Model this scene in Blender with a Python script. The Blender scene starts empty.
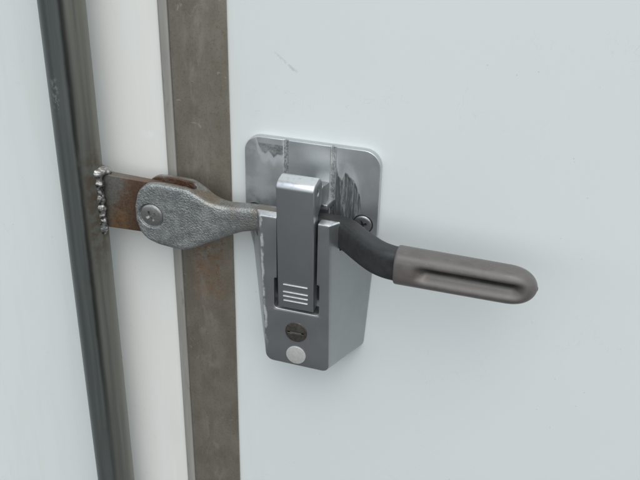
import bpy, bmesh, math, random
from mathutils import Vector, Matrix, noise as mnoise

random.seed(7)
scene = bpy.context.scene
col = scene.collection
R = math.radians
HZ = 1.3                                   # height of the lock above the ground (m)
MM = 0.001

# ------------------------------------------------------------------ camera
cam_d = bpy.data.cameras.new('camera')
cam = bpy.data.objects.new('camera', cam_d)
col.objects.link(cam)
right = Vector((0.95432, 0.29813, 0.01979))
down = Vector((0.15718, -0.44461, -0.88183))
fwd = Vector((-0.25410, 0.84466, -0.47116))
m3 = Matrix((right, -down, -fwd)).transposed()
cam.matrix_world = Matrix.Translation((0.1607, -0.51531, HZ + 0.28845)) @ m3.to_4x4()
cam_d.sensor_width = 36.0
cam_d.lens = 36.0 * 900 / 640
cam_d.clip_start = 0.01
cam_d.clip_end = 500
scene.camera = cam

# ------------------------------------------------------------------ sky, sun, exposure
SUN_EL, SUN_AZ = 58, 158                   # azimuth: clockwise from +Y (wall faces -Y, 180)
world = bpy.data.worlds.new('World')
scene.world = world
world.use_nodes = True
wt = world.node_tree
wt.nodes.clear()
sky = wt.nodes.new('ShaderNodeTexSky')
sky.sky_type = 'NISHITA'
sky.sun_disc = False
sky.sun_elevation = R(SUN_EL)
sky.sun_rotation = R(SUN_AZ)
sky.air_density = 1.2
sky.dust_density = 2.0
sky.ozone_density = 1.0
hs = wt.nodes.new('ShaderNodeHueSaturation')      # overcast: most of the blue is gone
hs.inputs['Saturation'].default_value = 0.45
bg = wt.nodes.new('ShaderNodeBackground')
bg.inputs['Strength'].default_value = 0.15
wo = wt.nodes.new('ShaderNodeOutputWorld')
wt.links.new(sky.outputs[0], hs.inputs['Color'])
tint = wt.nodes.new('ShaderNodeMix')                # the photo's slightly green white balance
tint.data_type = 'RGBA'
tint.blend_type = 'MULTIPLY'
tint.inputs['Factor'].default_value = 1.0
tint.inputs[7].default_value = (0.985, 1.0, 0.985, 1)
wt.links.new(hs.outputs[0], tint.inputs[6])
wt.links.new(tint.outputs[2], bg.inputs[0])
wt.links.new(bg.outputs[0], wo.inputs[0])

sun_d = bpy.data.lights.new('sun', 'SUN')
sun_d.energy = 0.6
sun_d.angle = R(60)
sun_d.color = (0.97, 1.0, 0.975)
sun = bpy.data.objects.new('sun', sun_d)
col.objects.link(sun)
sdir = Vector((math.sin(R(SUN_AZ)) * math.cos(R(SUN_EL)), math.cos(R(SUN_AZ)) * math.cos(R(SUN_EL)), math.sin(R(SUN_EL))))
sun.rotation_euler = sdir.to_track_quat('Z', 'Y').to_euler()
sun.location = (0, 0, 6)

scene.view_settings.view_transform = 'Standard'
scene.view_settings.look = 'None'
scene.view_settings.gamma = 1.0
scene.view_settings.exposure = 0.35
scene.view_settings.use_curve_mapping = False


# ------------------------------------------------------------------ material helpers
class Mat:
    def __init__(self, name):
        self.m = bpy.data.materials.new(name)
        self.m.use_nodes = True
        self.t = self.m.node_tree
        self.t.nodes.clear()
        self.out = self.n('ShaderNodeOutputMaterial')
        self.bsdf = self.n('ShaderNodeBsdfPrincipled')
        self.t.links.new(self.bsdf.outputs[0], self.out.inputs[0])
        geo = self.n('ShaderNodeNewGeometry')
        sub = self.vm('SUBTRACT', geo.outputs['Position'], (0, 0, HZ))
        self.P = self.vm('SCALE', sub, 1000.0)            # millimetres from the lock's centre
        sep = self.n('ShaderNodeSeparateXYZ')
        self.t.links.new(self.P, sep.inputs[0])
        self.x, self.y, self.z = sep.outputs

    def n(self, kind):
        return self.t.nodes.new(kind)

    def put(self, sock, v):
        if hasattr(v, 'node'):
            self.t.links.new(v, sock)
        elif isinstance(v, tuple) and len(v) == 3 and sock.type == 'RGBA':
            sock.default_value = (*v, 1)
        else:
            sock.default_value = v

    def vm(self, op, a, b):
        n = self.n('ShaderNodeVectorMath')
        n.operation = op
        self.put(n.inputs[0], a)
        self.put(n.inputs['Scale' if op == 'SCALE' else 1], b)
        return n.outputs[0]

    def f(self, op, a, b=0.0, c=0.0):
        n = self.n('ShaderNodeMath')
        n.operation = op
        self.put(n.inputs[0], a)
        self.put(n.inputs[1], b)
        self.put(n.inputs[2], c)
        return n.outputs[0]

    def noise(self, scale, detail=3, rough=0.55, dist=0.0, stretch=(1, 1, 1), off=(0, 0, 0)):
        v = self.vm('MULTIPLY', self.vm('ADD', self.P, off), stretch)
        n = self.n('ShaderNodeTexNoise')
        self.put(n.inputs['Vector'], v)
        n.inputs['Scale'].default_value = scale
        n.inputs['Detail'].default_value = detail
        n.inputs['Roughness'].default_value = rough
        n.inputs['Distortion'].default_value = dist
        return n.outputs['Fac']

    def voro(self, scale, stretch=(1, 1, 1)):
        n = self.n('ShaderNodeTexVoronoi')
        self.put(n.inputs['Vector'], self.vm('MULTIPLY', self.P, stretch))
        n.inputs['Scale'].default_value = scale
        return n.outputs['Distance']

    def ss(self, v, lo, hi, a=0.0, b=1.0):                # smooth step lo..hi -> a..b
        n = self.n('ShaderNodeMapRange')
        n.interpolation_type = 'SMOOTHSTEP'
        self.put(n.inputs[0], v)
        for i, q in ((1, lo), (2, hi), (3, a), (4, b)):
            self.put(n.inputs[i], q)
        return n.outputs[0]

    def mix(self, fac, a, b):
        n = self.n('ShaderNodeMix')
        n.data_type = 'RGBA'
        self.put(n.inputs['Factor'], fac)
        self.put(n.inputs['A'] if False else n.inputs[6], a)
        self.put(n.inputs[7], b)
        return n.outputs[2]

    def curve(self, v, lo, hi, pts, zlo, zhi):            # piecewise profile v -> z
        n = self.n('ShaderNodeMapRange')
        self.put(n.inputs[0], v)
        n.inputs[1].default_value = lo
        n.inputs[2].default_value = hi
        c = self.n('ShaderNodeFloatCurve')
        cv = c.mapping.curves[0]
        pp = [((a - lo) / (hi - lo), (b - zlo) / (zhi - zlo)) for a, b in pts]
        cv.points[0].location = pp[0]
        cv.points[1].location = pp[-1]
        for q in pp[1:-1]:
            cv.points.new(*q)
        for q in cv.points:
            q.handle_type = 'VECTOR'
        c.mapping.update()
        self.put(c.inputs['Value'], n.outputs[0])
        return self.f('MULTIPLY_ADD', c.outputs[0], zhi - zlo, zlo)

    def edge(self, radius_mm):                            # 1 on outer edges, for wear and painted-in highlights
        b = self.n('ShaderNodeBevel')
        b.samples = 6
        b.inputs['Radius'].default_value = radius_mm * MM
        g = self.n('ShaderNodeNewGeometry')
        d = self.n('ShaderNodeVectorMath')
        d.operation = 'DOT_PRODUCT'
        self.t.links.new(b.outputs[0], d.inputs[0])
        self.t.links.new(g.outputs['Normal'], d.inputs[1])
        return self.f('SUBTRACT', 1.0, d.outputs['Value'])

    def bump(self, h, dist_mm, strength=1.0):
        n = self.n('ShaderNodeBump')
        n.inputs['Strength'].default_value = strength
        n.inputs['Distance'].default_value = dist_mm * MM
        self.put(n.inputs['Height'], h)
        self.t.links.new(n.outputs[0], self.bsdf.inputs['Normal'])

    def set(self, **k):
        for a, v in k.items():
            self.put(self.bsdf.inputs[a.replace('_', ' ')], v)
        return self.m


def both(M, *f):
    r = f[0]
    for q in f[1:]:
        r = M.f('MULTIPLY', r, q)
    return r


def mat_panel():
    M = Mat('white_painted_panel')
    big = M.noise(0.006, 2)
    c = M.mix(M.ss(big, 0.3, 0.7), (0.770, 0.808, 0.797), (0.790, 0.824, 0.812))
    # faint yellowed dirt in vertical runs close to the metal strip
    near = M.f('ADD', M.ss(M.x, -160, -112), M.ss(M.x, -57, -30, 1, 0))
    near = both(M, near, M.ss(M.x, -108, -100, 1, 0))
    near2 = both(M, M.ss(M.x, -60, -56), M.ss(M.x, -56, -22, 1, 0))
    runs = M.noise(0.05, 4, 0.6, 0.3, (1, 1, 0.12))
    dirt = both(M, M.f('ADD', near, near2), M.ss(runs, 0.38, 0.75))
    c = M.mix(M.f('MULTIPLY', dirt, 0.22), c, (0.70, 0.655, 0.56))
    low = both(M, M.ss(M.x, -135, -108), M.ss(M.x, -106, -103, 1, 0), M.ss(M.z, -140, -235), M.ss(runs, .4, .6))
    c = M.mix(M.f('MULTIPLY', low, 0.22), c, (0.50, 0.43, 0.34))
    band = both(M, M.ss(M.x, -172, -140), M.ss(M.x, -84, -82, 1, 0), M.ss(M.noise(0.012, 3), 0.2, 0.6, 0.75, 1))
    c = M.mix(M.f('MULTIPLY', band, 0.62), c, (0.865, 0.845, 0.795))  # yellowed cream, also lightened to offset the shade beside the bar
    # tiny specks
    sp = M.ss(M.voro(0.11), 0.035, 0.06, 1, 0)
    sp = both(M, sp, M.ss(M.noise(0.02, 2), 0.50, 0.60))
    c = M.mix(M.f('MULTIPLY', sp, 0.4), c, (0.45, 0.42, 0.36))
    # a scuff above the lock: two broken strokes
    wob = M.noise(0.5, 3)

    def stroke(x0, z0, x1, z1, w):
        dx, dz = x1 - x0, z1 - z0
        L = math.hypot(dx, dz)
        ux, uz = dx / L, dz / L
        px, pz = M.f('SUBTRACT', M.x, x0), M.f('SUBTRACT', M.z, z0)
        t = M.f('ADD', M.f('MULTIPLY', px, ux), M.f('MULTIPLY', pz, uz))
        d = M.f('SUBTRACT', M.f('MULTIPLY', pz, ux), M.f('MULTIPLY', px, uz))
        d = M.f('ABSOLUTE', M.f('ADD', d, M.f('MULTIPLY_ADD', wob, 3.0, -1.5)))
        return both(M, M.ss(d, w * 0.3, w, 1, 0), M.ss(t, 0, 1.5), M.ss(t, L - 1.5, L, 1, 0), M.ss(wob, 0.3, 0.55))
    s1 = stroke(-27, 128, -18, 121, 1.0)
    s2 = stroke(-18, 121, -11, 116, 1.1)
    c = M.mix(M.f('MULTIPLY', M.f('MAXIMUM', M.f('MULTIPLY', s1, 0.6), s2), 0.4), c, (0.40, 0.40, 0.39))
    hair = both(M, M.ss(M.noise(0.05, 2, 0.5, 2.5, (1, 1, 0.6)), 0.494, 0.4985), M.ss(M.noise(0.05, 2, 0.5, 2.5, (1, 1, 0.6)), 0.5015, 0.506, 1, 0), M.ss(M.noise(0.022, 3, off=(70, 0, 20)), 0.56, 0.64))
    c = M.mix(M.f('MULTIPLY', hair, 0.16), c, (0.45, 0.45, 0.43))
    # pale smear between bar and strip
    sm = both(M, M.ss(M.f('ABSOLUTE', M.f('ADD', M.x, 118)), 2, 6, 1, 0), M.ss(M.f('ABSOLUTE', M.f('SUBTRACT', M.z, 61)), 1, 4, 1, 0), M.ss(wob, .4, .6))
    c = M.mix(M.f('MULTIPLY', sm, 0.7), c, (0.86, 0.87, 0.87))
    M.bump(M.noise(0.12, 2), 0.05, 0.25)
    return M.set(Base_Color=c, Roughness=M.ss(M.noise(0.03, 4), 0.2, 0.8, 0.40, 0.52), Specular_IOR_Level=0.35)


def mat_strip():
    M = Mat('aged_strip_metal')
    run = M.noise(0.07, 6, 0.7, 0.3, (1, 1, 0.4))
    blot = M.noise(0.045, 5, 0.62, 0.4)
    c = M.mix(M.ss(run, 0.3, 0.7), (0.232, 0.207, 0.166), (0.278, 0.252, 0.208))
    c = M.mix(M.ss(blot, 0.45, 0.7, 0, 0.35), c, (0.29, 0.275, 0.23))
    pit = M.ss(M.noise(0.55, 5, 0.75), 0.50, 0.66)
    c = M.mix(M.f('MULTIPLY', pit, 0.32), c, (0.12, 0.10, 0.072))
    rubd = both(M, M.ss(M.f('ABSOLUTE', M.f('ADD', M.x, 80)), 3, 13, 1, 0), M.ss(M.noise(0.12, 5, 0.7, 0.5, (1, 1, 0.35), (3, 0, 40)), 0.46, 0.64))
    c = M.mix(M.f('MULTIPLY', rubd, 0.55), c, (0.36, 0.335, 0.285))
    # rust speckle under the clevis
    zone = both(M, M.ss(M.z, 10, -18), M.ss(M.z, -85, -40), M.ss(M.x, -96, -84), M.ss(M.x, -58, -68, 0, 1))
    sp = M.f('MAXIMUM', M.ss(M.noise(0.36, 6, 0.75), 0.45, 0.62), M.ss(M.noise(0.1, 4), .35, .65, 0, .7))
    far = both(M, M.ss(M.noise(0.30, 5, 0.75, 0, (1, 1, 0.6)), 0.60, 0.68), M.ss(M.noise(0.03, 2), 0.42, 0.55))
    rust = M.f('MAXIMUM', both(M, zone, sp), M.f('MULTIPLY', far, 0.8))
    rc = M.mix(M.noise(0.8, 3), (0.10, 0.048, 0.022), (0.215, 0.112, 0.048))
    c = M.mix(M.f('MULTIPLY', rust, 0.95), c, rc)
    # pale scrapes
    scr = M.ss(M.noise(0.14, 4, 0.6, 1.8, (0.6, 1, 1)), 0.64, 0.68)
    scr = both(M, scr, M.ss(M.noise(0.02, 1, off=(50, 0, 9)), 0.45, 0.6))
    c = M.mix(M.f('MULTIPLY', scr, 0.6), c, (0.42, 0.40, 0.36))
    line = both(M, M.ss(M.noise(0.9, 3, 0.7, 0, (1, 1, 0.015)), 0.50, 0.68), 0.07)
    c = M.mix(line, c, (0.09, 0.08, 0.065))
    M.bump(M.f('ADD', M.noise(0.6, 4), M.f('MULTIPLY', rust, 0.7)), 0.12, 0.5)
    return M.set(Base_Color=c, Metallic=M.ss(rust, 0, 1, 0.55, 0.0), Roughness=M.ss(blot, .3, .7, 0.42, 0.58))


def mat_lip():
    M = Mat('strip_lip_metal')
    run = M.noise(0.12, 4, 0.6, 0.2, (1, 1, 0.08))
    c = M.mix(M.ss(run, 0.3, 0.7), (0.38, 0.365, 0.33), (0.48, 0.465, 0.43))
    c = M.mix(M.ss(M.noise(0.12, 4, stretch=(1, 1, 0.3)), 0.60, 0.72, 0, 0.4), c, (0.16, 0.145, 0.125))
    return M.set(Base_Color=c, Metallic=0.4, Roughness=0.5)


def mat_tube():
    M = Mat('brushed_tube_steel')
    run = M.noise(0.25, 5, 0.6, 0.1, (1, 1, 0.03))
    c = M.mix(M.ss(run, 0.3, 0.7), (0.125, 0.142, 0.134), (0.16, 0.175, 0.166))
    blot = M.noise(0.05, 4, 0.6, 0.3)
    c = M.mix(M.ss(blot, 0.5, 0.72, 0, 0.4), c, (0.17, 0.165, 0.15))
    # dark wavering lengthwise line, a hair to the right of the middle
    wob = M.noise(0.05, 4, 0.6, 0, (0.01, 0.01, 1))
    sx = M.f('ADD', M.x, M.f('MULTIPLY_ADD', wob, 1.4, 149.6))
    front = M.ss(M.y, -24, -29)
    dark_line = both(M, M.ss(M.f('ABSOLUTE', sx), 0.3, 2.6, 1, 0), front, M.ss(M.noise(0.05, 4, .6, 0, (1, 1, .5)), 0.25, 0.5, 0.5, 1), M.ss(M.z, -190, -60, 0.45, 1))
    c = M.mix(M.f('MULTIPLY', dark_line, 0.9), c, (0.02, 0.02, 0.018))
    # painted reflection of the brown strip and weld heat tint on the side turned to the strip
    side = M.ss(M.x, -151.5, -146.5)
    c = M.mix(both(M, side, M.ss(run, 0.25, 0.75, 0.35, 0.8)), c, (0.25, 0.238, 0.20))
    heat = both(M, side, M.ss(M.f('ABSOLUTE', M.f('SUBTRACT', M.z, 15)), 18, 60, 1, 0), M.ss(M.noise(0.15, 4), .4, .6))
    c = M.mix(M.f('MULTIPLY', heat, 0.6), c, (0.13, 0.085, 0.05))
    wh = both(M, M.ss(M.f('ABSOLUTE', M.f('ADD', M.x, 161)), 1, 4, 1, 0), M.ss(M.f('ABSOLUTE', M.f('SUBTRACT', M.z, 97)), 4, 16, 1, 0), M.ss(M.noise(.4, 4), .45, .6), front)
    c = M.mix(M.f('MULTIPLY', wh, 0.5), c, (0.45, 0.46, 0.45))
    M.bump(run, 0.05, 0.4)
    return M.set(Base_Color=c, Metallic=0.6, Roughness=M.ss(run, .3, .7, 0.36, 0.48))


def mat_tab():
    M = Mat('rusty_tab_steel')
    ns = M.noise(0.16, 5, 0.6, 0.4)
    n2 = M.noise(0.6, 4, 0.65)
    c = M.mix(M.ss(n2, 0.3, 0.7), (0.052, 0.031, 0.019), (0.112, 0.064, 0.036))
    # bare grey steel upper left, away from the pivot
    g = M.f('ADD', M.f('MULTIPLY', M.f('ADD', M.x, 128), -0.055), M.f('MULTIPLY', M.f('SUBTRACT', M.z, 18), 0.022))
    g = M.f('ADD', g, M.f('MULTIPLY_ADD', ns, 1.6, -0.8))
    steel = M.ss(g, -0.15, 0.75)
    sc = M.mix(M.ss(n2, 0.3, 0.7), (0.15, 0.145, 0.13), (0.22, 0.215, 0.195))
    c = M.mix(steel, c, sc)
    org = both(M, M.ss(M.z, 22, 2), M.ss(M.x, -142, -136), M.ss(M.x, -122, -130), M.ss(ns, .3, .6))
    c = M.mix(M.f('MULTIPLY', org, 0.7), c, (0.17, 0.095, 0.04))
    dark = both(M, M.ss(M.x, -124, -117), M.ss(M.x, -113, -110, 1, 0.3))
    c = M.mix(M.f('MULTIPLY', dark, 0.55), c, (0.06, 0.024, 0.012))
    c = M.mix(both(M, M.ss(M.z, 36.5, 37.3), 0.35), c, (0.26, 0.225, 0.19))
    M.bump(n2, 0.2, 0.5)
    return M.set(Base_Color=c, Metallic=M.f('MULTIPLY', steel, 0.6), Roughness=M.ss(steel, 0, 1, 0.62, 0.45))


def mat_weld():
    M = Mat('weld_metal')
    n2 = M.noise(0.30, 5, 0.65, 0.3)
    c = M.mix(M.ss(n2, 0.38, 0.62), (0.075, 0.07, 0.06), (0.46, 0.455, 0.44))
    c = M.mix(M.ss(M.noise(0.14, 4, 0.6, off=(9, 3, 1)), 0.55, 0.68, 0, 0.5), c, (0.10, 0.055, 0.03))
    c = M.mix(M.ss(M.z, 36, 42, 0, 0.5), c, (0.55, 0.54, 0.51))
    return M.set(Base_Color=c, Metallic=0.85, Roughness=M.ss(n2, .3, .7, 0.50, 0.30))


def mat_casting():
    M = Mat('cast_handle_metal')
    grain = M.noise(0.95, 2, 0.5)
    mott = M.noise(0.18, 4, 0.6)
    c = M.mix(M.f('ADD', M.ss(mott, 0.35, 0.7, 0, .5), M.ss(grain, .35, .65, 0, .5)), (0.25, 0.262, 0.255), (0.44, 0.455, 0.445))
    # brown film on the upper curve and rust inside the slot
    film = both(M, M.ss(M.z, 16, 34), M.ss(M.noise(0.07, 4), 0.36, 0.60), M.ss(M.y, -30.5, -26))
    c = M.mix(M.f('MULTIPLY', film, 0.65), c, (0.24, 0.175, 0.11))
    slot = both(M, M.ss(M.f('ABSOLUTE', M.f('ADD', M.y, 21.5)), 4.2, 6.2, 1, 0), M.ss(M.x, -78, -74, 1, 0))
    c = M.mix(M.f('MULTIPLY', slot, M.ss(mott, 0.3, 0.6, 0.75, 1.0)), c, (0.075, 0.034, 0.017))
    stain = both(M, M.ss(M.x, -60, -30), M.ss(M.x, -20, -10, 1, 0), M.ss(M.noise(0.09, 4), 0.42, 0.62))
    c = M.mix(M.f('MULTIPLY', stain, 0.5), c, (0.17, 0.155, 0.13))
    # the bend past the keeper has a dark oxide finish
    dk = M.ss(M.x, -8, 12)
    c = M.mix(dk, c, M.mix(M.ss(mott, .3, .7), (0.034, 0.036, 0.035), (0.045, 0.047, 0.046)))
    h = M.f('MULTIPLY', grain, M.ss(M.x, -45, 5, 1.0, 0.15))
    M.bump(M.f('MULTIPLY', h, M.ss(M.noise(0.06, 2), .3, .7, .6, 1.1)), 0.95, 0.75)
    met = M.ss(M.x, -8, 12, 0.75, 0.15)
    met = M.f('MULTIPLY', met, M.ss(slot, 0, 1, 1, 0))
    return M.set(Base_Color=c, Metallic=met, Roughness=M.ss(mott, .3, .7, 0.40, 0.52))


def mat_screw(name, c0, c1, rough):
    M = Mat(name)
    n2 = M.noise(0.9, 4, 0.6)
    return M.set(Base_Color=M.mix(M.ss(n2, .3, .7), c0, c1), Metallic=0.85, Roughness=rough)


def mat_grip():
    M = Mat('grip_vinyl')
    ns = M.noise(0.10, 4, 0.6)
    c = M.mix(M.ss(ns, .3, .7), (0.112, 0.101, 0.094), (0.136, 0.122, 0.114))
    st = both(M, M.ss(M.f('ABSOLUTE', M.f('SUBTRACT', M.x, 85)), 2, 7, 1, 0), M.ss(M.f('ABSOLUTE', M.f('SUBTRACT', M.z, 20)), 1, 4, 1, 0), M.ss(M.noise(.3, 4), .4, .6))
    c = M.mix(M.f('MULTIPLY', st, 0.3), c, (0.19, 0.13, 0.08))
    # shade of the upper lip painted dark into the finger groove
    groove_shade = both(M, M.ss(M.f('ABSOLUTE', M.f('SUBTRACT', M.z, M.f('MULTIPLY_ADD', M.x, -0.02, 24.2))), 0.8, 3.2, 1, 0),
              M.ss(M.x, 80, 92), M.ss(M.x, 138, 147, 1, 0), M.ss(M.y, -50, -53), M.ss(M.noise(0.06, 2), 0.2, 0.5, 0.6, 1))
    c = M.mix(M.f('MULTIPLY', groove_shade, 0.92), c, (0.016, 0.014, 0.013))
    scr = both(M, M.ss(M.noise(0.5, 3, 0.6, 0.5, (0.3, 1, 1)), .62, .70), .35)
    c = M.mix(scr, c, (0.21, 0.195, 0.185))
    dk = both(M, M.ss(M.noise(0.22, 5, 0.7, 0.3, (0.4, 1, 1), (5, 5, 5)), .52, .66), .4)
    c = M.mix(dk, c, (0.075, 0.066, 0.060))
    M.bump(M.noise(0.5, 3), 0.1, 0.25)
    return M.set(Base_Color=c, Metallic=0.0, Roughness=M.ss(ns, .3, .7, 0.30, 0.44), Specular_IOR_Level=0.6)


def silver(M, edge_mm=1.3, lo=(0.37, 0.383, 0.387), hi=(0.41, 0.423, 0.427)):
    ns = M.noise(0.05, 4, 0.6)
    fine = M.noise(1.6, 2)
    c = M.mix(M.ss(ns, .3, .7), lo, hi)
    c = M.mix(M.ss(fine, .4, .7, 0, .25), c, tuple(q * 1.15 for q in hi))
    scr = both(M, M.ss(M.noise(0.35, 3, 0.6, 0.8, (1.2, 1, 0.35)), .67, .72), .0)
    c = M.mix(scr, c, (0.60, 0.61, 0.61))
    e = M.ss(M.edge(edge_mm), 0.04, 0.16)
    chip = M.ss(M.noise(0.35, 4, 0.65), 0.38, 0.58)
    c = M.mix(both(M, e, M.f('MULTIPLY_ADD', chip, 0.45, 0.5)), c, (0.84, 0.85, 0.85))  # chipped edges, brightened all along to paint in edge highlights
    M.bump(fine, 0.03, 0.35)
    return c, ns


def mat_silver():
    M = Mat('silver_paint')
    c, ns = silver(M)
    # long chip down the left front edge
    ch = both(M, M.ss(M.f('ABSOLUTE', M.f('ADD', M.x, M.f('ADD', M.f('MULTIPLY', M.z, 0.03), M.f('MULTIPLY_ADD', M.noise(.12, 3), 5.0, 20.6)))), 0.3, 1.6, 1, 0),
              M.ss(M.z, 34, 28), M.ss(M.z, -76, -50), M.ss(M.y, -31, -33.5), M.ss(M.noise(0.16, 5, 0.7), .38, .56))
    c = M.mix(M.f('MULTIPLY', ch, 0.85), c, (0.50, 0.51, 0.50))
    lit_top = both(M, M.ss(M.z, 30.0, 31.2), M.ss(M.z, 32.5, 32.0), M.ss(M.noise(0.4, 4), .30, .5, .5, 1))
    c = M.mix(M.f('MULTIPLY', lit_top, 0.9), c, (0.86, 0.87, 0.87))  # skylight on the shoulder tops painted in as a brighter colour
    lit_lip = both(M, M.ss(M.f('ABSOLUTE', M.f('ADD', M.z, 36.7)), 0.6, 1.3, 1, 0), M.ss(M.f('ABSOLUTE', M.f('SUBTRACT', M.x, 0.8)), 14.5, 16.5, 1, 0), M.ss(M.y, -32, -33.5))
    c = M.mix(M.f('MULTIPLY', lit_lip, 0.85), c, (0.86, 0.87, 0.87))  # lit lower edge of the recess painted as a bright line
    return M.set(Base_Color=c, Metallic=M.f('MULTIPLY_ADD', ch, -0.7, 0.84), Roughness=M.ss(ns, .3, .7, 0.30, 0.36))


def mat_lever():
    M = Mat('lever_silver_paint')
    c, ns = silver(M, 1.0, (0.395, 0.41, 0.414), (0.42, 0.435, 0.439))
    lit_top = both(M, M.ss(M.z, 54.5, 58.0), M.ss(M.noise(0.3, 4), .30, .5, .6, 1))
    c = M.mix(M.f('MULTIPLY', lit_top, 0.9), c, (0.84, 0.85, 0.86))  # lever top coloured brighter to stand in for light from above
    return M.set(Base_Color=c, Metallic=0.86, Roughness=0.31)


def mat_plate():
    M = Mat('scraped_plate_metal')
    c, ns = silver(M, 2.0, (0.50, 0.52, 0.535), (0.56, 0.58, 0.59))
    jag = M.f('MULTIPLY_ADD', M.noise(0.28, 4, 0.65), 7.0, -3.5)
    front = M.ss(M.y, -4.3, -4.7)
    # scraped field right of the second groove
    zb = M.curve(M.x, 10, 40, [(10, 80), (15.6, 68), (18.5, 53), (21, 49), (23, 56), (25.2, 54), (30, 49), (33.5, 40), (35, 28), (36, 0), (40, 0)], 0, 80)
    d = M.f('SUBTRACT', M.f('ADD', zb, jag), M.z)
    fld = both(M, M.ss(d, -1.2, 2.2), M.ss(M.x, 12.8, 13.6), M.ss(M.x, 35, 33.5), M.ss(M.z, 15, 22), front)
    lines = M.noise(0.55, 5, 0.75, 0.4, (1.0, 1, 0.09))
    lc = M.mix(M.ss(lines, 0.44, 0.66), (0.07, 0.078, 0.078), (0.36, 0.375, 0.375))
    c = M.mix(M.f('MULTIPLY', fld, 0.9), c, lc)
    rim = both(M, M.ss(lines, 0.62, 0.45, 0, 1), M.ss(d, -1.0, 0.8), M.ss(d, 1.2, 4.5, 1, 0), M.ss(M.x, 17, 19), M.ss(M.x, 35.5, 34), M.ss(M.z, 15, 22), front)
    c = M.mix(M.f('MULTIPLY', rim, 0.8), c, (0.07, 0.078, 0.078))
    haze = both(M, M.ss(d, -12, -1), M.ss(d, -1.2, 1.2, 1, 0), M.ss(M.x, 15, 18), M.ss(M.x, 28, 36, 1, 0), M.ss(M.noise(0.2, 4, 0.6, 0, (1, 1, .4)), .3, .6, .3, 1), front)
    c = M.mix(M.f('MULTIPLY', haze, 0.7), c, (0.40, 0.415, 0.42))
    # torn dark patch along the top left
    za = M.curve(M.x, -46, -14, [(-46, 80), (-38, 74), (-36, 66), (-33.5, 61.5), (-31, 60.6), (-29, 63), (-25.5, 58.5), (-23, 61.5), (-20, 61), (-18, 62), (-14, 80)], 50, 80)
    da = M.f('SUBTRACT', M.z, M.f('ADD', za, M.f('MULTIPLY', jag, 0.35)))
    fa = both(M, M.ss(M.noise(0.25, 4, 0.65), 0.28, 0.5, 0.25, 1), M.ss(da, -0.8, 1.2), M.ss(M.z, 67.5, 68.5, 1, 0), M.ss(M.x, -18.6, -19.2), M.ss(M.x, -40, -38), front)
    c = M.mix(M.f('MULTIPLY', fa, 0.8), c, M.mix(M.ss(M.noise(.8, 4), .4, .6), (0.17, 0.18, 0.18), (0.32, 0.33, 0.33)))
    ha = both(M, M.ss(da, -9, -0.8), M.ss(da, -0.8, 0.8, 1, 0), M.ss(M.x, -18.6, -19.2), front)
    c = M.mix(M.f('MULTIPLY', ha, 0.7), c, (0.40, 0.415, 0.42))
    # chalky haze down the left field, rubbed metal along both grooves
    lf = both(M, M.ss(M.x, -22, -34), M.ss(M.noise(0.06, 4, 0.6), 0.42, 0.60), front)
    c = M.mix(M.f('MULTIPLY', lf, 0.6), c, (0.38, 0.395, 0.40))
    gv = M.f('MAXIMUM', M.ss(M.f('ABSOLUTE', M.f('ADD', M.x, 17.3)), 1.2, 2.2, 1, 0), M.ss(M.f('ABSOLUTE', M.f('SUBTRACT', M.x, 14.8)), 1.2, 2.0, 1, 0))
    tw = M.noise(0.8, 3, 0.6, 1.0, (1, 1, 0.5))
    gc = M.mix(M.ss(tw, .42, .6), (0.25, 0.26, 0.26), (0.60, 0.615, 0.62))
    c = M.mix(both(M, gv, M.ss(M.z, 20, 24), M.ss(M.y, -2.6, -3.4), 0.8), c, gc)
    chalk = M.f('MINIMUM', 1.0, M.f('ADD', M.f('ADD', haze, ha), M.f('ADD', M.f('MULTIPLY', fld, 0.7), M.f('MULTIPLY', lf, 0.6))))
    return M.set(Base_Color=c, Metallic=M.f('MULTIPLY_ADD', chalk, -0.6, 0.82), Roughness=M.ss(ns, .3, .7, 0.32, 0.40))


def mat_plain(name, c0, c1, metal, rough, scale=0.5):
    M = Mat(name)
    ns = M.noise(scale, 4, 0.6)
    return M.set(Base_Color=M.mix(M.ss(ns, .3, .7), c0, c1), Metallic=metal, Roughness=rough)


def mat_ground():
    M = Mat('asphalt_yard')
    ns = M.noise(0.002, 6, 0.6)
    M.bump(M.noise(0.2, 4), 2.0, 0.4)
    return M.set(Base_Color=M.mix(M.ss(ns, .3, .7), (0.080, 0.080, 0.079), (0.115, 0.115, 0.113)), Roughness=0.9)


PANEL, STRIP, LIP, TUBE, TAB, WELD, CAST = mat_panel(), mat_strip(), mat_lip(), mat_tube(), mat_tab(), mat_weld(), mat_casting()
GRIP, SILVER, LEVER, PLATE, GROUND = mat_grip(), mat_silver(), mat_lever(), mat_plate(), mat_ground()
SCREW = mat_screw('pivot_screw_steel', (0.30, 0.30, 0.29), (0.42, 0.42, 0.40), 0.36)
SCREW_D = mat_screw('plate_screw_steel', (0.30, 0.31, 0.31), (0.42, 0.43, 0.43), 0.34)
KEY = mat_plain('lock_cylinder_metal', (0.075, 0.068, 0.060), (0.13, 0.115, 0.10), 0.6, 0.42)
DISC = mat_plain('dull_disc_metal', (0.48, 0.48, 0.455), (0.56, 0.56, 0.535), 0.25, 0.55)
RIB = mat_plain('pale_rib_metal', (0.60, 0.61, 0.61), (0.72, 0.73, 0.73), 0.4, 0.40)  # thumb ribs, paler than the lever's silver
DARK = mat_plain('dark_pivot_steel', (0.06, 0.06, 0.06), (0.10, 0.10, 0.10), 0.7, 0.4)
GALV = mat_plain('bracket_steel', (0.30, 0.31, 0.31), (0.38, 0.39, 0.39), 0.7, 0.45, 0.1)


# ------------------------------------------------------------------ mesh helpers (millimetres, y = -height off the wall)
def P(x, h, z):
    return (x, -h, z)


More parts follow.
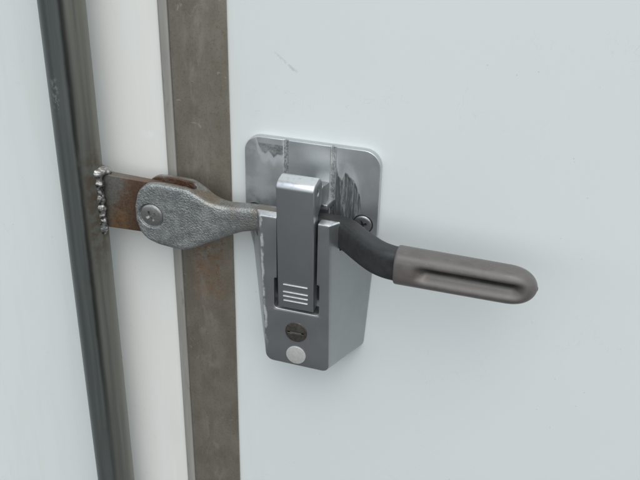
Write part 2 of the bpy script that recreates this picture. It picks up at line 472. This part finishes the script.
def temp(bm):
    me = bpy.data.meshes.new('temp')
    bmesh.ops.recalc_face_normals(bm, faces=bm.faces)
    bm.to_mesh(me)
    bm.free()
    o = bpy.data.objects.new('temp', me)
    col.objects.link(o)
    return o


def finish(o, cuts=(), remesh=0, smooth=0, bevel=0, seg=3, ang=32, adds=()):
    """applies the booleans, remesh, smoothing and bevel and returns the finished mesh"""
    for c, op in [(c, 'DIFFERENCE') for c in cuts] + [(c, 'UNION') for c in adds]:
        md = o.modifiers.new('b', 'BOOLEAN')
        md.object = c
        md.operation = op
        md.solver = 'EXACT'
    if remesh:
        md = o.modifiers.new('r', 'REMESH')
        md.mode = 'VOXEL'
        md.voxel_size = remesh
        md.use_smooth_shade = True
    if smooth:
        md = o.modifiers.new('s', 'SMOOTH')
        md.factor = 0.5
        md.iterations = smooth
    if bevel:
        md = o.modifiers.new('v', 'BEVEL')
        md.width = bevel
        md.segments = seg
        md.limit_method = 'ANGLE'
        md.angle_limit = R(ang)
        md.use_clamp_overlap = True
        md = o.modifiers.new('w', 'WEIGHTED_NORMAL')
        md.keep_sharp = True
    dg = bpy.context.evaluated_depsgraph_get()
    me = bpy.data.meshes.new_from_object(o.evaluated_get(dg))
    for q in [o, *cuts, *adds]:
        bpy.data.objects.remove(q)
    return me


def link(name, me, mat, parent=None, at=(0, 0, 0), sharp=42, label=None):
    """me is in millimetres about the lock's centre; at = the parent's base in the same frame"""
    me.transform(Matrix.Diagonal((MM, MM, MM, 1)) @ Matrix.Translation((-at[0], -at[1], -at[2])))
    me.name = name
    me.materials.clear()
    me.materials.append(mat)
    me.polygons.foreach_set('use_smooth', [True] * len(me.polygons))
    me.set_sharp_from_angle(angle=R(sharp))
    o = bpy.data.objects.new(name, me)
    col.objects.link(o)
    if parent:
        o.parent = parent
    if label:
        o['label'] = label
    return o


def root(name, at, label, cat):
    o = bpy.data.objects.new(name, None)
    o.empty_display_size = 0.02
    col.objects.link(o)
    o.location = (at[0] * MM, at[1] * MM, HZ + at[2] * MM)
    o['label'] = label
    o['category'] = cat
    return o


def rings(bm, rs, caps=True):
    vs = [[bm.verts.new(p) for p in r] for r in rs]
    n = len(rs[0])
    for a, b in zip(vs, vs[1:]):
        for i in range(n):
            bm.faces.new((a[i], a[(i + 1) % n], b[(i + 1) % n], b[i]))
    if caps:
        bm.faces.new(vs[0])
        bm.faces.new(vs[-1][::-1])
    return bm


def box(x0, x1, h0, h1, z0, z1):
    return rings(bmesh.new(), [[P(x0, h, z0), P(x1, h, z0), P(x1, h, z1), P(x0, h, z1)] for h in (h0, h1)])


def rounded(pts, radii, n=6):
    """2-D polygon with rounded corners, n+1 points for each corner"""
    out = []
    k = len(pts)
    for i in range(k):
        p, a, b = Vector(pts[i]), Vector(pts[i - 1]), Vector(pts[(i + 1) % k])
        r = radii[i]
        if r <= 0:
            out.append((p.x, p.y))
            continue
        u, v = (a - p).normalized(), (b - p).normalized()
        th = u.angle(v)
        t = r / math.tan(th / 2)
        c = p + (u + v).normalized() * (r / math.sin(th / 2))
        s, e = p + u * t, p + v * t
        a0 = math.atan2(s.y - c.y, s.x - c.x)
        a1 = math.atan2(e.y - c.y, e.x - c.x)
        da = (a1 - a0 + math.pi) % (2 * math.pi) - math.pi
        for j in range(n + 1):
            q = a0 + da * j / n
            out.append((c.x + r * math.cos(q), c.y + r * math.sin(q)))
    return out


def slab(poly, h0, h1):
    return rings(bmesh.new(), [[P(x, h, z) for x, z in poly] for h in (h0, h1)])


def cyl(cx, cz, r, h0, h1, n=40):
    return slab([(cx + r * math.cos(2 * math.pi * i / n), cz + r * math.sin(2 * math.pi * i / n)) for i in range(n)], h0, h1)


def xprism(poly_hz, x0, x1):
    return rings(bmesh.new(), [[P(x, h, z) for h, z in poly_hz] for x in (x0, x1)])


def cross_cut(cx, cz, h0, h1, arm, w, turn):
    out = []
    for k in (0, 1):
        c, s = math.cos(turn + k * math.pi / 2), math.sin(turn + k * math.pi / 2)
        lo, hi = [], []
        for a, b in ((-1, -1), (1, -1), (1, 1), (-1, 1)):
            for lst, sc in ((lo, 0.35), (hi, 1.0)):
                px, pz = a * arm * sc, b * w * (0.7 if sc < 1 else 1)
                lst.append((cx + px * c - pz * s, cz + px * s + pz * c))
        out.append(temp(rings(bmesh.new(), [[P(x, h0, z) for x, z in lo], [P(x, h1, z) for x, z in hi]])))
    return out


def screw_head(cx, cz, r, h0, dome, arm, w, turn, bev=0.35):
    """domed head with a real cross recess"""
    prof = [(r, h0), (r, h0 + 0.5)] + [(r * math.cos(a), h0 + 0.5 + dome * math.sin(a)) for a in (0.35, 0.7, 1.05, 1.35)]
    n = 40
    bm = rings(bmesh.new(), [[P(cx + q * math.cos(2 * math.pi * i / n), h, cz + q * math.sin(2 * math.pi * i / n)) for i in range(n)] for q, h in prof])
    return finish(temp(bm), cuts=cross_cut(cx, cz, h0 + dome * 0.1 - 0.6, h0 + dome + 1.0, arm, w, turn))


# ------------------------------------------------------------------ the setting: yard and the two door leaves
bm = bmesh.new()
bmesh.ops.create_grid(bm, x_segments=4, y_segments=4, size=60000)
me = bpy.data.meshes.new('ground')
bm.to_mesh(me)
bm.free()
g = link('ground', me, GROUND)
g.location = (0, 0, 0)
g['kind'] = 'structure'
g['label'] = 'dark grey asphalt yard the vehicle stands on'


def door(x0, x1, label):
    b = (0.5 * (x0 + x1), 0, -1300)
    me = finish(temp(box(x0, x1, -45, 0, -1300, 1150)), bevel=2.0)
    o = link('door_panel', me, PANEL, None, b)
    o.location = (b[0] * MM, 0, HZ + b[2] * MM)
    o['kind'] = 'structure'
    o['label'] = label
    return o


door(-1150, -83, 'glossy white door leaf behind the vertical steel bar')
door(-79, 1150, 'glossy white door leaf that carries the silver latch')

# ------------------------------------------------------------------ metal strip over the joint of the leaves
B = (-80, 0, -1280)
st = root('cover_strip', B, 'flat weathered brown-grey metal strip running vertically over the door joint', 'trim strip')
sp = link('strip_plate', finish(temp(box(-97.0, -57.6, 0, 1.6, -1280, 1100)), bevel=0.5), STRIP, st, B)
lp = rounded([(-104.6, 0), (-97.6, 0), (-97.6, 2.4), (-104.6, 2.4)], [0, 0, 1.1, 1.8], 5)
bm = rings(bmesh.new(), [[P(x, h, z) for x, h in lp] for z in (-1280, 1100)])
link('edge_lip', finish(temp(bm)), LIP, st, B, label='paler rounded lip along the strip')

# ------------------------------------------------------------------ vertical lock bar with its welded tab
TX, TH, TR = -157.6, 25.5, 14.6
B = (TX, -TH, -1250)
lb = root('lock_bar', B, 'round grey steel bar standing upright beside the metal strip, tab welded to it', 'bar')
n = 96
zs = [-1250, 1050]
bm = rings(bmesh.new(), [[P(TX + TR * math.cos(2 * math.pi * i / n), TH + TR * math.sin(2 * math.pi * i / n), z) for i in range(n)] for z in zs])
link('tube', finish(temp(bm)), TUBE, lb, B)
for z in (-900, 800):                                   # guides that hold the bar on its door leaf
    bk = rounded([(TX - 34, 0), (TX + 34, 0), (TX + 34, 5), (TX + 18, 5), (TX + 18, TH + 18), (TX - 18, TH + 18), (TX - 18, 5), (TX - 34, 5)], [0, 0, 2, 3, 16, 16, 3, 2], 6)
    bm = rings(bmesh.new(), [[P(x, h, q) for x, h in bk] for q in (z - 18, z + 18)])
    link('guide_bracket', finish(temp(bm), bevel=1.0), GALV, lb, B)
tabp = rounded([(-146.5, -2.5), (-92, -1.0), (-92, 36.4), (-146.5, 38.4)], [0, 8, 8, 0], 5)
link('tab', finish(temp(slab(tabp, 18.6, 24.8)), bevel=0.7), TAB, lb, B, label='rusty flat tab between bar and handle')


def weld(path, r0, seed):
    """one fused, rippled bead: overlapping puddles whose size and drift change slowly"""
    bm = bmesh.new()
    t = 0.0
    for a, b in zip(path, path[1:]):
        a, b = Vector(a), Vector(b)
        k = max(1, int((b - a).length / 0.9))
        for j in range(k):
            t += 0.9
            q = Vector((t * 0.21, seed * 3.7, 0.0))
            drift = mnoise.noise(q), mnoise.noise(q + Vector((0, 9, 0)))
            c = a.lerp(b, j / k) + Vector((1.1 * drift[0], 0.5 * drift[1], 0))
            r = r0 * (0.92 + 0.30 * mnoise.noise(q * 1.6 + Vector((5, 0, 4))) + 0.08 * math.sin(t * 2.1))
            bmesh.ops.create_icosphere(bm, subdivisions=2, radius=r, matrix=Matrix.Translation(P(c.x, c.y, c.z)) @ Matrix.Diagonal((1.35, 0.72, 0.8, 1)))
    me = finish(temp(bm), remesh=0.5, smooth=3)
    for v in me.vertices:
        v.co += v.normal * (0.45 * mnoise.noise(v.co * 0.4) + 0.22 * mnoise.noise(v.co * 1.0))
    return me


link('weld_bead', weld([(-146.2, 27.6, -4.5), (-145.8, 27.8, 18), (-145.2, 27.6, 40)], 4.5, 3), WELD, lb, B, sharp=180, label='lumpy weld run along the front of the tab')
link('weld_bead', weld([(-145.5, 28.5, 39.5), (-143, 25.0, 40.2), (-140.5, 21.6, 38.6), (-145, 17.5, 38.4)], 4.2, 5), WELD, lb, B, sharp=180)
link('weld_bead', weld([(-146, 16.8, 36), (-146, 16.8, 0)], 3.2, 8), WELD, lb, B, sharp=180)

# ------------------------------------------------------------------ handle: forked arm, screw and rubber grip
B = (-104, -22, 17)
hd = root('locking_lever', B, 'cast metal lever with forked end, bent arm and grey-brown rubber grip', 'lever')

# arm from the clevis to the grip: sections along x (x, centre h, centre z, half thickness, half height)
top = [(-115.4, 16.0), (-115.0, 25), (-113.2, 31), (-110, 35.5), (-105, 38.6), (-97, 39.4), (-88, 39.2), (-78, 38.6), (-71, 35.2), (-64, 31.0), (-57, 29.0), (-50, 29.0), (-40, 29.8), (-28, 30.4)]
bot = [(-115.4, 14.8), (-115.0, 7), (-112.8, 1.5), (-108, -3.4), (-100, -6.0), (-91, -7.0), (-81, -7.2), (-73, -4.2), (-62, 1.4), (-51, 6.6), (-40, 11.6), (-28, 14.6)]


def lerp_tab(tab, x):
    for (a, b), (c, d) in zip(tab, tab[1:]):
        if x <= c:
            t = (x - a) / (c - a)
            return b + (d - b) * t
    return tab[-1][1]


def smooth_tab(tab, x, w=1.5):
    return sum(lerp_tab(tab, min(max(x + o * w, tab[0][0]), tab[-1][0])) for o in (-1, -.5, 0, .5, 1)) / 5


half = [(-116, 9.6), (-80, 9.8), (-68, 8.6), (-52, 6.4), (-28, 6.0), (10, 6.2), (20, 6.6), (60, 7.0), (84, 6.6)]
spine = [(-116, 21.5), (-12, 21.3), (8, 20.5), (20, 20.4), (26, 20.9), (32, 24.2), (39, 30.8), (46, 37.4), (52, 42.6), (57, 46.0), (62, 48.3), (68, 49.6), (74, 50.0), (84, 50.2)]
xs = [-115.35, -115.1, -114.8, -114, -113, -111.5, -110, -108, -106] + list(range(-104, 20, 2)) + [20 + 1.5 * i for i in range(40)]
rs = []


def sect(cx, ch, cz, dirv, ht, hh, n=72, e=5.0):
    """superellipse section square to dirv (in the x-h plane)"""
    t = Vector(dirv).normalized()
    nx, nh = -t.y, t.x
    ring = []
    for i in range(n):
        a = 2 * math.pi * i / n
        ca, sa = math.cos(a), math.sin(a)
        u = math.copysign(abs(ca) ** (2 / e), ca) * ht
        w = math.copysign(abs(sa) ** (2 / e), sa) * hh
        ring.append(P(cx + nx * u, ch + nh * u, cz + w))
    return ring


for x in xs:
    if x <= -28:
        zt, zb = smooth_tab(top, x), smooth_tab(bot, x)
    else:
        t = min(1, (x + 28) / 60)
        t = t * t * (3 - 2 * t)
        zt, zb = 30.4 + 0.6 * t, 14.6 - 3.4 * t
    h = smooth_tab(spine, x, 3.0)
    dh = smooth_tab(spine, x + 1, 3.0) - smooth_tab(spine, x - 1, 3.0)
    ht = smooth_tab(half, x, 3.0)
    rs.append(sect(x, h, (zt + zb) / 2, (2, dh), ht, max((zt - zb) / 2, 1.2), e=4.2 + 11.8 * min(1, max(0, (-52 - x) / 32))))
arm = temp(rings(bmesh.new(), rs))
slotp = rounded([(-130, 18.1), (-74, 18.1), (-74, 25.3), (-130, 25.3)], [0, 3.5, 3.5, 0], 6)
slot = temp(rings(bmesh.new(), [[P(x, h, z) for x, h in slotp] for z in (-30, 60)]))
sink = temp(cyl(-104.0, 15.4, 8.9, 29.6, 40))
link('arm', finish(arm, cuts=[slot, sink], remesh=0.5, smooth=2), CAST, hd, B, sharp=180)
sc = link('pivot_screw', screw_head(-104.0, 15.4, 8.3, 29.4, 1.5, 4.6, 0.95, R(28)), SCREW, hd, B, sharp=35)
link('pivot_pin', finish(temp(cyl(-104.0, 15.4, 4.0, 12.2, 29.3))), DARK, hd, B)

# rubber grip
N = 96
X0, X1 = 69.0, 153.0
us = [0, 0.15, 0.5, 1.0, 1.6] + [2.4 + i * 0.9 for i in range(76)]
us = [u for u in us if u < X1 - X0 - 19] + [X1 - X0 - 19 + 19 * math.sin(i / 22 * math.pi / 2) for i in range(22)] + [X1 - X0 - 0.03]
rs = []
for u in us:
    x = X0 + u
    s = 1.0
    if u < 1.6:
        s = 0.90 + 0.10 * math.sqrt(max(0, 1 - ((1.6 - u) / 1.6) ** 2))
    tip = u - (X1 - X0 - 19)
    sv = s
    if tip > 0:
        q = min(1, tip / 19)
        s = max(0.03, (1 - q ** 2.6) ** (1 / 1.9))
        sv = s
    # small moulding nub on the very tip
    hh, ht = 11.6 * sv * (1 - 0.0006 * u), 9.8 * s
    cz = 21.0 - 0.010 * u
    ring = []
    for i in range(N):
        a = 2 * math.pi * i / N
        ca, sa = math.cos(a), math.sin(a)
        e = 2.7
        dh_ = math.copysign(abs(ca) ** (2 / e), ca) * ht
        dz_ = math.copysign(abs(sa) ** (2 / e), sa) * hh
        if ca > 0:
            lx = min(1, max(0, (x - 79) / 10)) * min(1, max(0, (148 - x) / 9))
            lx = lx * lx * (3 - 2 * lx)
            zz = dz_ - 0.8
            w = 3.4 if zz > 0 else 4.6
            dh_ -= 6.2 * lx * math.exp(-(abs(zz) / w) ** 2.6)
        ring.append(P(x, 50.0 + dh_, cz + dz_))
    rs.append(ring)
gm = finish(temp(rings(bmesh.new(), rs)), smooth=1)
gp = link('grip', gm, GRIP, hd, B, sharp=60, label='grey-brown rubber grip sleeve with a long finger groove')
bm = bmesh.new()
bmesh.ops.create_icosphere(bm, subdivisions=3, radius=2.4, matrix=Matrix.Translation(P(151.2, 50.0, 20.2)) @ Matrix.Diagonal((0.9, 1.0, 1.0, 1)))
link('moulding_nub', finish(temp(bm)), GRIP, gp, B, sharp=180)

# ------------------------------------------------------------------ latch: back plate, housing, release lever
B = (0, 0, -80)
lt = root('latch', B, 'silver painted latch with tapered housing screwed to the white door', 'latch')

outline = [(-45.8, 72.3), (46.0, 72.3), (46.0, 14), (38.0, -24), (33.0, -76.0), (-30.0, -76.0), (-37.0, -24), (-45.8, 14)]
poly = rounded(outline, [11, 11, 30, 40, 7, 7, 40, 30], 7)
cuts = [temp(box(-19.4, -15.4, 4.0, 9, 17, 90)), temp(box(13.0, 16.8, 4.0, 9, 17, 90))]
pl = link('back_plate', finish(temp(slab(poly, 0, 5.0)), cuts=cuts, bevel=2.2, seg=5), PLATE, lt, B, sharp=50)
for sx, sz, trn in ((36.2, 20.8, 20), (-39.0, 17.6, 55)):
    link('washer_ring', finish(temp(cyl(sx, sz, 6.9, 4.4, 5.25)), bevel=0.2), DARK, pl, B)
    link('plate_screw', screw_head(sx, sz, 6.0, 5.1, 1.0, 3.8, 0.85, R(trn)), SCREW_D, pl, B, sharp=35)

# housing: ruled between a wide back outline and the narrow front face
front = rounded([(-25.0, 31.4), (21.8, 31.4), (24.2, -80.4), (-20.8, -79.4)], [1.6, 1.0, 4.5, 5.5], 6)
back = rounded([(-46.0, 31.4), (46.2, 31.4), (39.4, -79.8), (-36.4, -79.2)], [1.6, 1.0, 7.0, 7.0], 6)
hb = temp(rings(bmesh.new(), [[P(a + (c - a) * t, 0.2 + 34.8 * t, b + (d - b) * t) for (a, b), (c, d) in zip(back, front)] for t in (0, 1)]))
bm = bmesh.new()
bm.from_mesh(hb.data)                                   # cut the warped sides into fine facets
bmesh.ops.subdivide_edges(bm, edges=[e for e in bm.edges if abs(e.verts[0].co.y - e.verts[1].co.y) > 20], cuts=10)
for zc in range(-70, 30, 10):
    bmesh.ops.bisect_plane(bm, geom=bm.verts[:] + bm.edges[:] + bm.faces[:], plane_co=(0, 0, zc + 0.37), plane_no=(0, 0, 1))
bm.to_mesh(hb.data)
bm.free()
cuts = [temp(box(-60, 60, -5, 27.4, 10.7, 60)),
        temp(box(-13.0, 14.6, 23.0, 60, -20, 60)),
        temp(slab(rounded([(-14.9, -36.2), (16.6, -36.6), (16.4, -13.0), (-14.9, -13.0)], [3, 3, 1.2, 1.2], 5), 23.6, 60))]
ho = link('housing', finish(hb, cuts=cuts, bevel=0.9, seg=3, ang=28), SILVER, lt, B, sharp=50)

# keyed cylinder and blank disc on the housing
kc = finish(temp(cyl(0.9, -52.6, 7.7, 33.0, 35.6)), cuts=[temp(box(-5.2, 6.4, 35.0, 40, -54.0, -52.6))], bevel=0.35)
link('lock_cylinder', kc, KEY, ho, B, label='dark round lock with a keyhole slot')
link('key_slot_cover', finish(temp(box(-3.4, 4.6, 34.9, 35.35, -53.8, -52.8))), SCREW_D, ho, B)
link('cover_disc', finish(temp(cyl(0.9, -71.3, 7.0, 33.5, 35.7)), bevel=0.3), DISC, ho, B, label='pale round disc below the lock')

# release lever
arc = [(35.2 + 5.0 * math.cos(R(a)), 54 + 5.0 * math.sin(R(a))) for a in range(0, 76, 15)] + [(30.5 + 9.0 * math.cos(R(a)), 51 + 9.0 * math.sin(R(a))) for a in range(90, 181, 10)]
prof = [(36.2, -34.0)] + arc + [(21.5, 40.0), (28.8, 34.5), (27.0, -34.0)]
lv = finish(temp(xprism(prof, -11.6, 13.0)), cuts=[temp(xprism([(30.5 + 1.7 * math.cos(R(a)), 51.0 + 2.4 * math.sin(R(a))) for a in range(0, 360, 20)], 8.0, 20.0))], bevel=0.8, seg=3, ang=28)
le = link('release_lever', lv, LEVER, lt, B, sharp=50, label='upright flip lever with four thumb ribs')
link('pivot_pin', finish(temp(xprism([(30.5 + 2.2 * math.cos(R(a)), 51.0 + 2.2 * math.sin(R(a))) for a in range(0, 360, 20)], 7.0, 12.4))), DARK, le, B)
slope = (40.2 - 36.2) / 83.0
for z, w in ((-15.5, 8.4), (-21.2, 8.6), (-24.6, 8.6), (-28.0, 8.4)):
    hf = 36.2 + slope * (z + 34)
    link('thumb_rib', finish(temp(rings(bmesh.new(), [[P(0.7 - w, hf - 0.6, z - .55), P(0.7 + w, hf - 0.6, z - .55), P(0.7 + w, hf - 0.6, z + .55), P(0.7 - w, hf - 0.6, z + .55)],
                                                      [P(0.7 - w, hf + 0.55, z - .30), P(0.7 + w, hf + 0.55, z - .30), P(0.7 + w, hf + 0.55, z + .30), P(0.7 - w, hf + 0.55, z + .30)]])), bevel=0.2), RIB, le, B)
# hinge lug that ties the lever back to the plate
lug = [(18 + 6.4 * math.cos(R(a)), 43.6 + 6.4 * math.sin(R(a))) for a in range(-40, 130, 10)] + [(4.4, 47), (4.4, 33.5), (14, 33.5)]
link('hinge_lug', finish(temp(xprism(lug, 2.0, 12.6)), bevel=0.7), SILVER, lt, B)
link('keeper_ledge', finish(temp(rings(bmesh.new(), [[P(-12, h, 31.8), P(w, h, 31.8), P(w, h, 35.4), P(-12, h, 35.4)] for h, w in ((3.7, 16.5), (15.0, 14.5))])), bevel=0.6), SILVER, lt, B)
